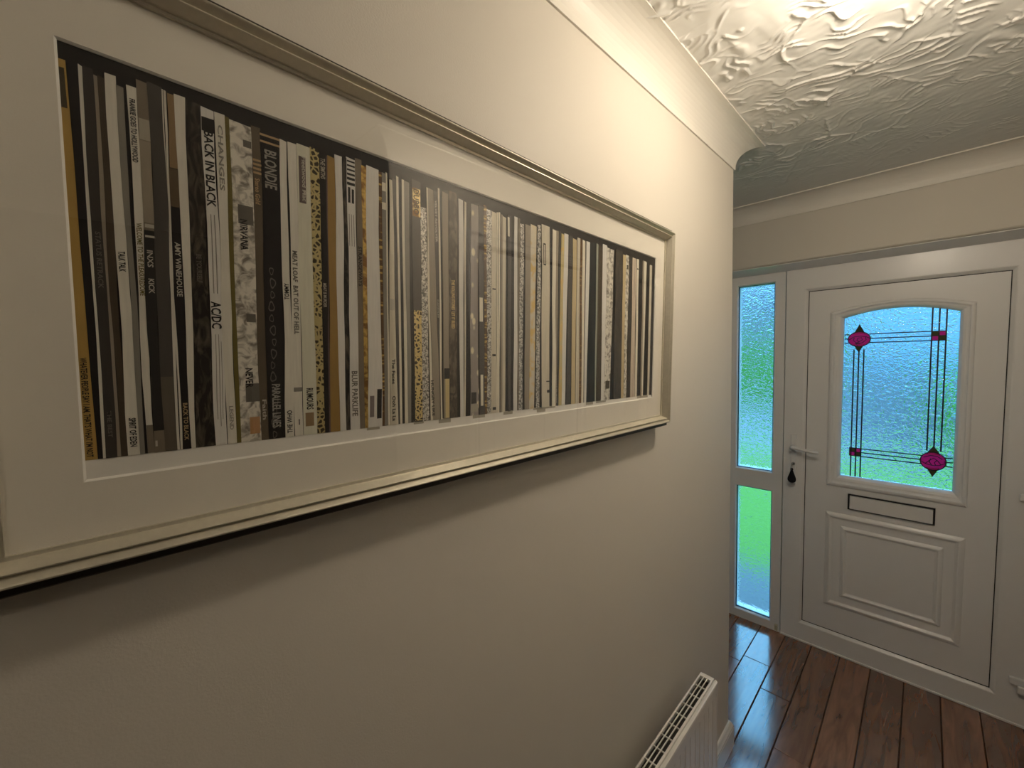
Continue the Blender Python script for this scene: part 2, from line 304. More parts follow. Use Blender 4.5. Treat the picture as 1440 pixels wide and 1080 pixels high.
# printed strips: kind, foot left/right, head left/right, head height, colour, paper
SPINES = [
  ('ochre', -0.578, -0.5684, -0.5774, -0.572, 0.2059, 'ochre', 'paper'),  # 0
  ('black', -0.5684, -0.5647, -0.5715, -0.5643, 0.2077, 'black', 'paper'),  # 1
  ('white', -0.5651, -0.5633, -0.565, -0.5627, 0.2067, 'white', 'paper'),  # 2
  ('char', -0.5633, -0.5561, -0.5627, -0.5563, 0.2064, 'char', 'paper'),  # 3
  ('beige', -0.5562, -0.5536, -0.5567, -0.5539, 0.2024, 'taupeL', 'paper'),  # 4
  ('brown', -0.5536, -0.5488, -0.5541, -0.549, 0.203, 'brownD', 'paper'),  # 5
  ('talk', -0.5489, -0.5407, -0.5492, -0.5424, 0.207, 'white', 'paper'),  # 6
  ('gray', -0.5408, -0.5374, -0.5426, -0.5378, 0.2001, 'grayM', 'paper'),  # 7
  ('black', -0.5375, -0.5354, -0.5377, -0.5354, 0.2023, 'black', 'paper'),  # 8
  ('frankie', -0.5356, -0.5307, -0.5359, -0.5292, 0.2031, 'white', 'paper'),  # 9
  ('inxs', -0.5308, -0.5231, -0.5295, -0.5222, 0.2108, 'taupe', 'paper'),  # 10
  ('dusk', -0.5231, -0.514, -0.5221, -0.5119, 0.2123, 'char2', 'paper'),  # 11
  ('white', -0.5141, -0.5121, -0.5125, -0.511, 0.2101, 'white', 'paper'),  # 12
  ('white', -0.5117, -0.5099, -0.5108, -0.509, 0.2099, 'white', 'paper'),  # 13
  ('amy', -0.5101, -0.5031, -0.5092, -0.5023, 0.21, 'black', 'paper'),  # 14
  ('white', -0.5032, -0.4996, -0.5031, -0.4948, 0.2095, 'white', 'paper'),  # 15
  ('ink', -0.4997, -0.4831, -0.495, -0.4832, 0.2085, 'inkb', 'mottle_dark'),  # 16
  ('bib', -0.4832, -0.4734, -0.483, -0.4728, 0.207, 'whiteP', 'paper'),  # 17
  ('legend', -0.4731, -0.4652, -0.4725, -0.4638, 0.206, 'white', 'paper'),  # 18
  ('olive', -0.4653, -0.4613, -0.464, -0.4603, 0.2053, 'olive', 'paper'),  # 19
  ('nirv', -0.4613, -0.4425, -0.4606, -0.4411, 0.2039, 'white', 'mottle_light'),  # 20
  ('brown2', -0.4426, -0.4347, -0.4412, -0.4325, 0.2051, 'brown', 'paper'),  # 21
  ('blondie', -0.4354, -0.4187, -0.4333, -0.4141, 0.2024, 'black', 'paper'),  # 22
  ('who', -0.4184, -0.4093, -0.4143, -0.4077, 0.2013, 'white', 'paper'),  # 23
  ('meat', -0.4084, -0.3995, -0.4064, -0.3973, 0.2012, 'white', 'paper'),  # 24
  ('rum', -0.3992, -0.3835, -0.3972, -0.383, 0.2029, 'whiteG', 'paper'),  # 25
  ('leop', -0.3839, -0.3746, -0.3833, -0.3729, 0.2039, 'goldpale', 'leopard'),  # 26
  ('smiths', -0.375, -0.3699, -0.3731, -0.3654, 0.2043, 'black', 'paper'),  # 27
  ('purp', -0.3703, -0.3681, -0.3657, -0.3635, 0.2004, 'purple', 'paper'),  # 28
  ('ochre', -0.3682, -0.3566, -0.3636, -0.3551, 0.2011, 'goldbr', 'paper'),  # 29
  ('white', -0.3568, -0.3488, -0.3555, -0.3464, 0.2047, 'whiteP', 'paper'),  # 30
  ('black', -0.349, -0.3436, -0.3465, -0.341, 0.206, 'black', 'mottle_dark'),  # 31
  ('blur', -0.3437, -0.3311, -0.3415, -0.3303, 0.2069, 'whiteP', 'paper'),  # 32
  ('taupe', -0.3312, -0.3236, -0.3304, -0.3219, 0.2089, 'taupe', 'paper'),  # 33
  ('gold', -0.3246, -0.3201, -0.3227, -0.3155, 0.2029, 'gold', 'mottle_gold'),  # 34
  ('white', -0.3203, -0.3008, -0.316, -0.2998, 0.205, 'whiteP', 'paper'),  # 35
  ('gold', -0.301, -0.2969, -0.2995, -0.2952, 0.2023, 'gold', 'beads'),  # 36
  ('gray', -0.2971, -0.2906, -0.295, -0.2899, 0.2028, 'grayM', 'paper'),  # 37
  ('white', -0.2921, -0.2896, -0.2896, -0.2876, 0.2045, 'cream', 'paper'),  # 38
  ('script', -0.2894, -0.2772, -0.2849, -0.2807, 0.1969, 'cream2', 'paper'),  # 39
  ('dark', -0.2772, -0.274, -0.2806, -0.2746, 0.2, 'char', 'paper'),  # 40
  ('white', -0.274, -0.2707, -0.2745, -0.2712, 0.2046, 'cream', 'paper'),  # 41
  ('white', -0.2667, -0.2618, -0.2664, -0.263, 0.2024, 'cream', 'paper'),  # 42
  ('gray', -0.2618, -0.257, -0.263, -0.2554, 0.2016, 'grayM', 'paper'),  # 43
  ('dubb', -0.2507, -0.2377, -0.2516, -0.2372, 0.2077, 'char2', 'paper'),  # 44
  ('silver', -0.2377, -0.2268, -0.2377, -0.2282, 0.1735, 'silver', 'glitter'),  # 45
  ('white', -0.2247, -0.2204, -0.2278, -0.2255, 0.2032, 'cream', 'paper'),  # 46
  ('beige', -0.2204, -0.2079, -0.2255, -0.2164, 0.2029, 'taupeL', 'paper'),  # 47
  ('velv', -0.2082, -0.2065, -0.2157, -0.2089, 0.2017, 'char2', 'paper'),  # 48
  ('white', -0.2062, -0.2034, -0.2084, -0.2054, 0.2077, 'cream', 'paper'),  # 49
  ('gray', -0.2011, -0.1908, -0.2008, -0.1904, 0.2048, 'taupeL', 'paper'),  # 50
  ('bark', -0.1908, -0.176, -0.1894, -0.1745, 0.209, 'bark', 'bark'),  # 51
  ('white', -0.1699, -0.1629, -0.1713, -0.1624, 0.2026, 'whiteP', 'paper'),  # 52
  ('white', -0.162, -0.1597, -0.1597, -0.1564, 0.2015, 'cream', 'paper'),  # 53
  ('spark', -0.1498, -0.1331, -0.1474, -0.1328, 0.2014, 'grayW', 'spots'),  # 54
  ('dark', -0.132, -0.1196, -0.1319, -0.1213, 0.2033, 'char2', 'paper'),  # 55
  ('gold', -0.119, -0.114, -0.1207, -0.1147, 0.2061, 'gold', 'beads'),  # 56
  ('silver', -0.114, -0.1055, -0.1147, -0.1038, 0.201, 'silver', 'glitter'),  # 57
  ('beige', -0.1058, -0.0942, -0.1038, -0.0936, 0.2003, 'cream2', 'paper'),  # 58
  ('white', -0.0938, -0.0909, -0.0927, -0.0898, 0.2019, 'cream', 'paper'),  # 59
  ('white', -0.0902, -0.0863, -0.0885, -0.0847, 0.2029, 'cream', 'paper'),  # 60
  ('gold', -0.0843, -0.0796, -0.0831, -0.0791, 0.2008, 'taupeL', 'paper'),  # 61
  ('beige', -0.0799, -0.0731, -0.0791, -0.0719, 0.1983, 'cream2', 'paper'),  # 62
  ('gray', -0.0657, -0.0597, -0.0684, -0.0592, 0.2031, 'char2', 'paper'),  # 63
  ('white', -0.0526, -0.0433, -0.0515, -0.0438, 0.2048, 'whiteP', 'paper'),  # 64
  ('beige', -0.0429, -0.0393, -0.0426, -0.0376, 0.2045, 'taupe', 'paper'),  # 65
  ('silver', -0.0397, -0.0303, -0.0371, -0.0283, 0.1962, 'silver', 'glitter'),  # 66
  ('cream', -0.0241, -0.012, -0.0245, -0.0102, 0.1978, 'taupeL', 'paper'),  # 67
  ('cream', -0.012, 0.0016, -0.0103, 0.0053, 0.201, 'cream2', 'gilded'),  # 68
  ('silver', 0.0067, 0.0164, 0.008, 0.017, 0.2038, 'silver', 'glitter'),  # 69
  ('beige', 0.0233, 0.0454, 0.0189, 0.0416, 0.2075, 'cream2', 'paper'),  # 70
  ('white', 0.0531, 0.0636, 0.0503, 0.0609, 0.2053, 'cream', 'paper'),  # 71
  ('beige', 0.0632, 0.0671, 0.0609, 0.0691, 0.205, 'taupeL', 'paper'),  # 72
  ('sil', 0.0693, 0.0734, 0.0704, 0.0756, 0.207, 'char2', 'paper'),  # 73
  ('gold', 0.0734, 0.0828, 0.0772, 0.0859, 0.2031, 'goldpale', 'gilded'),  # 74
  ('white', 0.0828, 0.0938, 0.0858, 0.0989, 0.2049, 'whiteP', 'paper'),  # 75
  ('dark', 0.098, 0.1122, 0.1017, 0.1138, 0.2041, 'char2', 'paper'),  # 76
  ('gold', 0.1146, 0.1282, 0.1143, 0.1267, 0.2011, 'goldcream', 'paper'),  # 77
  ('beige', 0.1292, 0.1416, 0.129, 0.1387, 0.2054, 'cream2', 'paper'),  # 78
  ('brownm', 0.1411, 0.1492, 0.1387, 0.1466, 0.206, 'goldbr', 'beads'),  # 79
  ('white', 0.1492, 0.1574, 0.1466, 0.1566, 0.2047, 'cream', 'paper'),  # 80
  ('white', 0.1594, 0.1678, 0.1601, 0.1735, 0.2045, 'whiteP', 'paper'),  # 81
  ('black', 0.1688, 0.1989, 0.174, 0.1967, 0.2057, 'blackC', 'paper'),  # 82
  ('sliver', 0.1995, 0.2044, 0.1969, 0.2042, 0.2072, 'grayG', 'paper'),  # 83
  ('dark', 0.2061, 0.2236, 0.2048, 0.2214, 0.2057, 'brownD', 'paper'),  # 84
  ('white', 0.2247, 0.2381, 0.2218, 0.2389, 0.2105, 'whiteP', 'paper'),  # 85
  ('mott', 0.2375, 0.2606, 0.2384, 0.2673, 0.206, 'white', 'mottle_light'),  # 86
  ('gray', 0.2766, 0.3102, 0.275, 0.3055, 0.2095, 'char2', 'mottle_dark'),  # 87
  ('beige', 0.3102, 0.322, 0.3073, 0.3206, 0.2031, 'goldcream', 'paper'),  # 88
  ('mott', 0.322, 0.334, 0.3205, 0.335, 0.2048, 'white', 'mottle_light'),  # 89
  ('dark', 0.3367, 0.3524, 0.337, 0.3491, 0.2043, 'char', 'paper'),  # 90
  ('cream', 0.3538, 0.3657, 0.3515, 0.3615, 0.2034, 'creamP', 'paper'),  # 91
  ('cream', 0.3671, 0.3742, 0.3628, 0.3684, 0.2036, 'creamP', 'paper'),  # 92
  ('cream', 0.3763, 0.3864, 0.3719, 0.3825, 0.2035, 'cream', 'paper'),  # 93
  ('gold', 0.4047, 0.4121, 0.4019, 0.4093, 0.205, 'taupeL', 'paper'),  # 94
  ('white', 0.4121, 0.4182, 0.4093, 0.422, 0.2044, 'cream', 'paper'),  # 95
  ('sliver', 0.4419, 0.4529, 0.4397, 0.4513, 0.1996, 'cream2', 'paper'),  # 96
]
LETTERING = [
  (0, "WHATEVER PEOPLE SAY I AM, THAT'S WHAT I'M NOT", -0.5748, -0.0359, -0.5729, -0.1218, 0.55, 'ink'),
  (3, 'STATUS RETRACK', -0.5614, 0.0719, -0.5615, 0.024, 0.5, 'pale'),
  (3, 'THE BEST', -0.5602, -0.0827, -0.5594, -0.1063, 0.4, 'pale'),
  (6, 'TALK TALK', -0.5462, 0.0579, -0.5456, 0.0401, 0.6, 'ink'),
  (6, 'SPIRIT OF EDEN', -0.5462, -0.0905, -0.545, -0.1168, 0.6, 'ink'),
  (9, 'FRANKIE GOES TO HOLLYWOOD', -0.5334, 0.1924, -0.5325, 0.1381, 0.6, 'ink'),
  (9, 'WELCOME TO THE PLEASUREDOME', -0.5334, 0.0853, -0.5323, 0.0204, 0.62, 'olive'),
  (10, 'INXS', -0.5262, 0.0622, -0.5258, 0.0469, 0.55, 'paper'),
  (10, 'KICK', -0.5263, 0.0365, -0.5261, 0.023, 0.55, 'paper'),
  (14, 'AMY WINEHOUSE', -0.508, 0.0733, -0.5069, 0.0224, 0.62, 'paper'),
  (14, 'BACK TO BLACK', -0.5078, -0.0799, -0.5068, -0.1164, 0.5, 'goldt'),
  (16, 'BE YOURSELF', -0.4871, 0.0651, -0.4871, 0.0376, 0.3, 'pale'),
  (17, 'BACK IN BLACK', -0.4786, 0.1851, -0.4776, 0.113, 0.74, 'ink'),
  (17, 'AC/DC', -0.4785, 0.0203, -0.4777, -0.0066, 0.85, 'ink'),
  (18, 'CHANGES', -0.469, 0.1948, -0.4678, 0.1314, 0.5, 'grayt'),
  (18, 'LEGEND', -0.4685, -0.086, -0.4678, -0.1107, 0.45, 'grayt'),
  (20, 'NIRVANA', -0.4522, 0.1072, -0.4502, 0.0758, 0.36, 'ink'),
  (20, 'NEVER', -0.4506, -0.0472, -0.4486, -0.0678, 0.36, 'ink'),
  (21, 'Stereo Gold', -0.4385, 0.1527, -0.4374, 0.126, 0.55, 'goldt'),
  (21, 'Faith', -0.439, -0.0815, -0.4377, -0.1035, 0.5, 'paper'),
  (22, 'BLONDIE', -0.4254, 0.1852, -0.4233, 0.1453, 0.62, 'grayp'),
  (22, 'PARALLEL LINES', -0.4253, -0.0651, -0.4257, -0.1135, 0.5, 'parl'),
  (23, 'TOMMY', -0.4144, 0.0287, -0.4142, 0.0467, 0.62, 'ink'),
  (23, 'THE WHO', -0.4143, -0.1215, -0.4139, -0.0955, 0.62, 'ink'),
  (24, 'MEAT LOAF  BAT OUT OF HELL', -0.4054, 0.0839, -0.4038, -0.0094, 0.58, 'grayd'),
  (25, 'Fleetwood Mac', -0.3937, 0.19, -0.3937, 0.1411, 0.34, 'paper'),
  (25, 'RUMOURS', -0.3941, -0.0715, -0.3937, -0.0965, 0.5, 'ink'),
  (27, 'THE SMITHS', -0.3703, 0.1954, -0.3707, 0.1721, 0.7, 'paper'),
  (27, 'MEAT IS MURDER', -0.3728, 0.0519, -0.3723, 0.0237, 0.6, 'paper'),
  (32, 'BLUR PARKLIFE', -0.3383, -0.0529, -0.3369, -0.1098, 0.6, 'grayd'),
  (33, 'STRANGEWAYS', -0.3292, 0.1028, -0.3285, 0.0539, 0.6, 'ink'),
  (39, 'The Faces', -0.2863, -0.0379, -0.2853, -0.0715, 0.45, 'ink'),
  (39, 'Ooh La La', -0.2846, -0.0879, -0.2831, -0.122, 0.45, 'ink'),
  (44, 'DUBBO', -0.2445, 0.1953, -0.2433, 0.1613, 0.62, 'inkbr'),
  (47, 'HUNGRY LIKE', -0.2216, -0.0692, -0.2197, -0.1216, 0.4, 'ink'),
  (48, 'VELVET REVOLVER', -0.2136, 0.1891, -0.2131, 0.1305, 0.55, 'paper'),
  (48, 'CANDLES', -0.2097, 0.0488, -0.2094, 0.0221, 0.5, 'paper'),
  (51, 'THE ROLLING STONES  LET IT BLEED', -0.1858, 0.0806, -0.1851, 0.0078, 0.42, 'goldt2'),
  (73, 'HIGH FLASH', 0.0651, -0.0708, 0.0671, -0.124, 0.8, 'paper'),
]
PATCHES = [
  (0, 0.05, 0.8, 0.168, 0.1994, 'inkbr'),
  (10, 0.02, 1, 0.1597, 0.178, 'grayp2'),
  (10, 0, 1, 0.0869, 0.159, 'taupeL'),
  (10, 0.1, 1, 0.0825, 0.0857, 'paper'),
  (10, 0, 1, -0.1043, 0.08, 'ink2'),
  (10, 0.1, 1, 0.0737, 0.0756, 'paper'),
  (10, 0.1, 0.3, -0.1191, -0.1137, 'paper'),
  (9, 0, 1, -0.1265, -0.0984, 'taupe'),
  (11, 0, 1, -0.1286, -0.0539, 'taupeM'),
  (14, 0.1, 1, 0.1414, 0.2081, 'tan'),
  (14, 0.0, 1, 0.1059, 0.1408, 'tan2'),
  (17, 0.05, 1, 0.1845, 0.1977, 'ink'),
  (17, 0.3, 0.38, 0.0284, 0.1058, 'grayt'),
  (17, 0.6, 0.68, 0.0284, 0.1058, 'grayt'),
  (17, 0.3, 0.36, -0.0987, -0.0124, 'grayt'),
  (17, 0.55, 0.61, -0.106, -0.0124, 'grayt'),
  (17, 0.75, 0.8, -0.0987, -0.0195, 'grayt'),
  (20, 0.45, 0.95, -0.1177, -0.0995, 'peach'),
  (20, 0.3, 0.98, -0.083, -0.0635, 'grayd'),
  (20, 0.5, 0.95, 0.0016, 0.0104, 'grayd'),
  (20, 0.25, 0.95, 0.1026, 0.1217, 'grayd'),
  (20, 0.6, 0.98, 0.1811, 0.1881, 'grayd'),
  (21, 0, 1, 0.1701, 0.1722, 'goldt'),
  (21, 0, 1, 0.1658, 0.1679, 'goldt'),
  (21, 0, 1, 0.1614, 0.1636, 'goldt'),
  (21, 0, 1, 0.1571, 0.1593, 'goldt'),
  (22, 0, 1, 0.1984, 0.2006, 'goldt'),
  (22, 0, 1, 0.1916, 0.1937, 'goldt'),
  (24, 0.0, 1, -0.0748, -0.07, 'grayt'),
  (24, 0.5, 0.62, -0.1133, -0.1067, 'ink'),
  (25, 0.12, 0.62, 0.1388, 0.1899, 'purpled'),
  (25, 0.15, 0.75, -0.1161, -0.1002, 'tan'),
  (32, 0.1, 0.95, 0.2015, 0.2035, 'ink'),
  (32, 0.1, 0.95, 0.1964, 0.1985, 'ink'),
  (32, 0.1, 0.95, 0.1914, 0.1935, 'ink'),
  (32, 0.1, 0.95, 0.186, 0.1885, 'ink'),
  (32, 0.1, 0.95, 0.1805, 0.1835, 'ink'),
  (32, 0.1, 0.95, 0.1743, 0.1776, 'ink'),
  (32, 0.2, 0.45, 0.1532, 0.1717, 'ink'),
  (32, 0.6, 0.85, 0.1532, 0.1701, 'ink'),
  (32, 0.25, 0.3, 0.1014, 0.1397, 'grayd'),
  (32, 0.5, 0.55, 0.1014, 0.1397, 'grayd'),
  (32, 0.75, 0.8, 0.1014, 0.1397, 'grayd'),
  (35, 0.12, 0.42, -0.1134, -0.0856, 'purpleg'),
  (35, 0.62, 0.95, -0.1162, -0.0773, 'ink2'),
  (37, 0, 1, 0.1796, 0.1904, 'cream'),
  (37, 0, 1, 0.1563, 0.1653, 'cream'),
  (39, 0.1, 0.9, 0.0273, 0.0423, 'paper'),
  (44, 0.1, 0.95, 0.1586, 0.1965, 'goldb'),
  (44, 0.05, 0.95, -0.1257, 0.0302, 'leopard'),
  (50, 0.1, 1.1, -0.0679, -0.052, 'ink'),
  (50, 0.3, 1, -0.1268, -0.0679, 'yellow'),
  (54, 0.05, 0.7, -0.1095, -0.0913, 'ink2'),
  (54, 0.05, 0.9, -0.1231, -0.1106, 'grayp2'),
  (55, 0.1, 0.7, 0.0217, 0.0599, 'cream'),
  (55, 0.3, 0.75, -0.1143, -0.0636, 'cream'),
  (58, 0.2, 0.9, 0.0754, 0.0777, 'ink'),
  (58, 0.2, 0.9, -0.0338, -0.0303, 'ink'),
  (58, 0.3, 0.95, -0.1237, -0.1189, 'ink'),
  (63, 0.0, 0.5, 0.1682, 0.1997, 'cream'),
  (70, 0.2, 0.5, 0.1719, 0.1745, 'ink'),
  (70, 0.2, 0.28, 0.1361, 0.1732, 'ink'),
  (70, 0.45, 0.52, 0.1361, 0.1732, 'ink'),
  (70, 0.2, 0.5, 0.1348, 0.1374, 'ink'),
  (70, 0.7, 1, -0.1031, -0.0977, 'ink2'),
  (70, 0.6, 1, -0.0823, -0.0803, 'ink'),
  (86, 0.2, 0.9, -0.1067, -0.089, 'inkbr'),
  (89, 0.3, 0.8, 0.172, 0.1818, 'inkbr'),
  (93, 0.2, 0.8, 0.178, 0.1814, 'inkbr'),
]
SHADOWS =  [(-0.3222, -0.3044, 0.0035), (-0.2527, -0.2362, 0.003), (-0.2103, -0.1882, 0.006), (-0.1447, -0.119, 0.005), (-0.0769, -0.0544, 0.005), (-0.0004, 0.064, 0.003), (0.0095, 0.034, 0.0085), (0.1672, 0.194, 0.006), (0.205, 0.2451, 0.0045), (0.3893, 0.4459, 0.005)]

# ------------------------------------------------------------------ shell
CEIL = 2.44; YW = .835; YD = .962
def block(name, d, m, label, cat, bev=.004):
    o = boxo(name, m, d, bev=bev); return tag(o, label, cat, 'structure')
block('wall_left', (-1.25, 0, -3.6, 0, 0, CEIL + .02), M['wall'], 'warm greige painted hallway wall with the long picture and radiator', 'wall', .005)
block('wall_recess', (-1.4, -1.0, 0, 1.06, 0, CEIL + .02), M['wall'], 'greige end wall of the recess behind the hallway corner', 'wall')
block('wall_right', (1.0, 3.4, -.95, 1.06, 0, CEIL + .02), M['wall'], 'greige hallway wall opposite the picture, seen in its glass', 'wall')
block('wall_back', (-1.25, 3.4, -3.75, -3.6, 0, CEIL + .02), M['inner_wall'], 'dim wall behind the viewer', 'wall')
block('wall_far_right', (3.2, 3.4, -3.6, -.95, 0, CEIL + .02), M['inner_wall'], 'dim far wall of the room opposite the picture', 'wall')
bm = bmesh.new()
# front wall with the door opening, soffit edge rounded
loft(bm, [[(x, 1.06, CEIL + .02), (x, YW, CEIL + .02), (x, YW, 2.126), (x, YW + .002, 2.121), (x, YW + .008, 2.1165), (x, .9505, 2.0945), (x, 1.06, 2.0945)] for x in (-1.0, 1.0)], True, True)
box(bm, -1.0, -.36, YW, 1.06, 0, 2.0945); box(bm, .902, 1.0, YW, 1.06, 0, 2.0945)
tag(bm_obj('wall_front', bm, M['wall']), 'greige wall above and around the front door opening', 'wall', 'structure')

# ceiling: combed plaster relief
def ceiling():
    rs = np.random.RandomState(5)
    x = np.arange(-.46, 1.001, 0.0031); y = np.arange(-1.02, .84, 0.0031)
    X, Y = np.meshgrid(x, y, indexing='ij')
    def waves(k0, k1, n=26):
        s = np.zeros_like(X)
        for _ in range(n):
            k = rs.uniform(k0, k1); a = rs.uniform(0, 2 * np.pi); s += np.cos(k * (X * np.cos(a) + Y * np.sin(a)) + rs.uniform(0, 6.28))
        return s / math.sqrt(n / 2)
    wx, wy, fine = waves(12, 40), waves(12, 40), waves(90, 240)
    Xw = X + .009 * wx + .0016 * fine; Yw = Y + .009 * wy
    npt = 130; P = np.stack([rs.uniform(-.6, 1.1, npt), rs.uniform(-1.15, .95, npt)], 1)
    ang = rs.normal(1.75, .75, npt); kap = rs.uniform(-2.2, 2.2, npt); amp = rs.uniform(.25, 1.15, npt); pit = rs.uniform(.022, .038, npt)
    d1 = np.full(X.shape, 9.); d2 = np.full(X.shape, 9.); idx = np.zeros(X.shape, int)
    for i in range(npt):
        d = np.hypot(Xw - P[i, 0], Yw - P[i, 1]); closer = d < d1
        d2 = np.where(closer, d1, np.minimum(d2, d)); d1 = np.where(closer, d, d1); idx = np.where(closer, i, idx)
    ca, sa = np.cos(ang)[idx], np.sin(ang)[idx]; dx = Xw - P[idx, 0]; dy = Yw - P[idx, 1]
    s = dx * ca + dy * sa; t = -dx * sa + dy * ca; s = s + kap[idx] * t * t
    ph = s / pit[idx] + .30 * waves(30, 110); fr = ph - np.floor(ph)
    crest = np.exp(-((fr - .5) / np.where(fr < .5, .14, .06)) ** 2)
    brk = np.clip(.55 + .75 * waves(18, 60), 0, 1.3)
    edge = np.exp(-((d2 - d1) / .006) ** 2) * np.clip(.3 + .7 * waves(15, 50), 0, 1.2)
    fade = np.clip(1.15 - np.maximum(0, Y + .12) * 1.25, .16, 1) * np.clip(1.1 - np.maximum(0, .02 - X) * 2, .1, 1)
    h = (crest * amp[idx] * brk * .0046 + edge * .0034 + .00022 * fine + .0005 * waves(40, 90)) * fade
    h *= np.clip((X - (-.46)) / .02, 0, 1) * np.clip((1.0 - X) / .02, 0, 1)
    Z = CEIL - np.clip(h, -.0006, .009)
    nx, ny = X.shape; co = np.stack([X, Y, Z], -1).reshape(-1, 3)
    a = (np.arange(nx - 1)[:, None] * ny + np.arange(ny - 1)[None]).ravel()
    q = np.stack([a, a + 1, a + ny + 1, a + ny], 1)           # facing down
    # the plain remainder
    ex = []; n0 = len(co); extra = []
    for (x0, x1, y0, y1) in ((-1.25, 3.3, -3.7, -1.02), (-1.25, -.46, -1.02, 1.0), (1.0, 3.3, -1.02, 1.0), (-.46, 1.0, .838, 1.0)):
        k = n0 + len(ex); ex += [(x0, y0, CEIL), (x1, y0, CEIL), (x1, y1, CEIL), (x0, y1, CEIL)]; extra.append((k, k + 3, k + 2, k + 1))
    k = n0 + len(ex); ex += [(-1.4, -3.75, CEIL + .05), (3.4, -3.75, CEIL + .05), (3.4, 1.06, CEIL + .05), (-1.4, 1.06, CEIL + .05)]; extra.append((k, k + 1, k + 2, k + 3))
    co = np.vstack([co, np.array(ex)]); q = np.vstack([q, np.array(extra)])
    me = bpy.data.meshes.new('ceiling'); me.vertices.add(len(co)); me.vertices.foreach_set('co', co.ravel().astype(np.float32))
    me.loops.add(len(q) * 4); me.loops.foreach_set('vertex_index', q.ravel().astype(np.int32))
    me.polygons.add(len(q)); me.polygons.foreach_set('loop_start', np.arange(len(q), dtype=np.int32) * 4)
    me.polygons.foreach_set('use_smooth', [True] * len(q)); me.update(calc_edges=True); me.validate()
    tag(link('ceiling', me, M['ceiling']), 'white ceiling with swirled and combed textured plaster', 'ceiling', 'structure')
ceiling()

tag(boxo('trim_4', M['upvc'], (-.36, .902, 0, .0035, 0, .1125), bev=0), 'white strip added to give the soffit over the front door its daylight', 'trim', 'structure')  # white colour stands in for daylight falling on the soffit
tr = bpy.data.objects['trim_4']; tr.location = (0, YW + .0045, 2.1145); tr.rotation_euler = (math.radians(-100.9), 0, 0)
# coving
def cove_prof(p, drop):
    pts = [(0, CEIL - drop), (.0045, CEIL - drop), (.0045, CEIL - drop + .007)]
    for k in range(1, 12):
        a = k / 12 * math.pi / 2; pts.append((.0045 + (p - .0085) * (1 - math.cos(a)), CEIL - drop + .007 + (drop - .0125) * math.sin(a)))
    pts += [(p - .004, CEIL - .0055), (p, CEIL - .0055), (p, CEIL + .003), (0, CEIL + .003)]
    return pts
o = sweep('trim_1', [(0, -3.6), (0, 0), (-1.0, 0)], cove_prof(.0834, .089), M['coving'], [(1, 0), (0, 1)], ('concave plaster coving turning the corner above the picture wall', 'coving'))
o = sweep('trim_2', [(-1.0, YW), (1.0, YW)], cove_prof(.0881, .085), M['coving'], [(0, -1)], ('concave plaster coving along the wall above the front door', 'coving'))
o = sweep('trim_3', [(1.0, YW), (1.0, -.95), (3.2, -.95)], cove_prof(.085, .088), M['coving'], [(-1, 0), (0, -1)], ('concave plaster coving on the wall opposite the picture', 'coving'))
def skirt(h=.113, t=.017):
    return [(0, 0), (t, 0), (t, h - .030), (t - .0015, h - .026), (t - .0015, h - .020), (t - .006, h - .012), (t - .009, h - .004), (t - .012, h), (0, h)]
sweep('baseboard_left', [(0, -3.6), (0, 0), (-1.0, 0)], skirt(), M['gloss'], [(1, 0), (0, 1)], ('white moulded skirting board under the radiator wall', 'skirting board'))
sweep('baseboard_right', [(1.0, .30), (1.0, YW)], skirt(), M['gloss'], [(-1, 0)], ('white moulded skirting board beside the front door', 'skirting board'))
sweep('baseboard_front', [(-1.0, YW), (-.36, YW)], skirt(), M['gloss'], [(0, -1)], ('white moulded skirting board left of the side window', 'skirting board'))

# floor of boards
fl = tag(boxo('floor', M['subfloor'], (-1.25, 3.4, -3.75, 1.06, -.08, -.018), bev=0), 'dark reddish brown polished wooden board floor', 'floor', 'structure')
boxo('carpet', M['carpet'], (1.02, 3.2, -3.6, -.95, -.018, -.002), fl, 0)
PW = .125
fixed = {0: .431, -1: .614, -2: .557}
for k in range(-9, 9):
    x0 = .012 + k * PW; x1 = min(x0 + PW, 1.02) - .0012
    if x1 - x0 < .02: continue
    ys = [.99]; y = fixed.get(k, R_.uniform(-.45, .15) if k > 0 else R_.uniform(.1, .8))
    while y > -3.5: ys.append(y); y -= R_.uniform(.75, 1.25)
    ys.append(-3.6)
    for ya, yb in zip(ys, ys[1:]):
        bm = bmesh.new(); c = .0022; g = .0006; dz = R_.uniform(-.0006, .0006)
        q = lambda d, z: [(x0 + g + d, yb + g + d, z), (x1 - g - d, yb + g + d, z), (x1 - g - d, ya - g - d, z), (x0 + g + d, ya - g - d, z)]
        loft(bm, [q(0, -.018), q(0, -.0022 + dz), q(c, dz)], True, True)
        bm_obj('plank', bm, M['wood'], fl)

# ------------------------------------------------------------------ ceiling light (just above the top edge of the photograph)
def ceiling_lamp(x, y, label, m, group=None):
    cl = tag(empty('ceiling_light', (x, y, CEIL)), label, 'ceiling light')
    bm = bmesh.new(); lathe(bm, [(.06, -.0065), (.06, -.014), (.055, -.02), (.018, -.026), (.018, -.052)], (0, 0, 0), seg=28); bm_obj('base', bm, M['bright_metal'], cl, smooth=False)
    bm = bmesh.new(); bmesh.ops.create_uvsphere(bm, u_segments=20, v_segments=12, radius=.05)
    for v in bm.verts: v.co += Vector((0, 0, -.095))
    bm_obj('globe', bm, m, cl, smooth=True)
ceiling_lamp(.55, -.70, 'round glass globe ceiling light lit warm above the hallway picture', M['bulb'])
ceiling_lamp(1.12, -2.55, 'round glass globe ceiling light in the dim room behind the viewer', M['bulb2'])

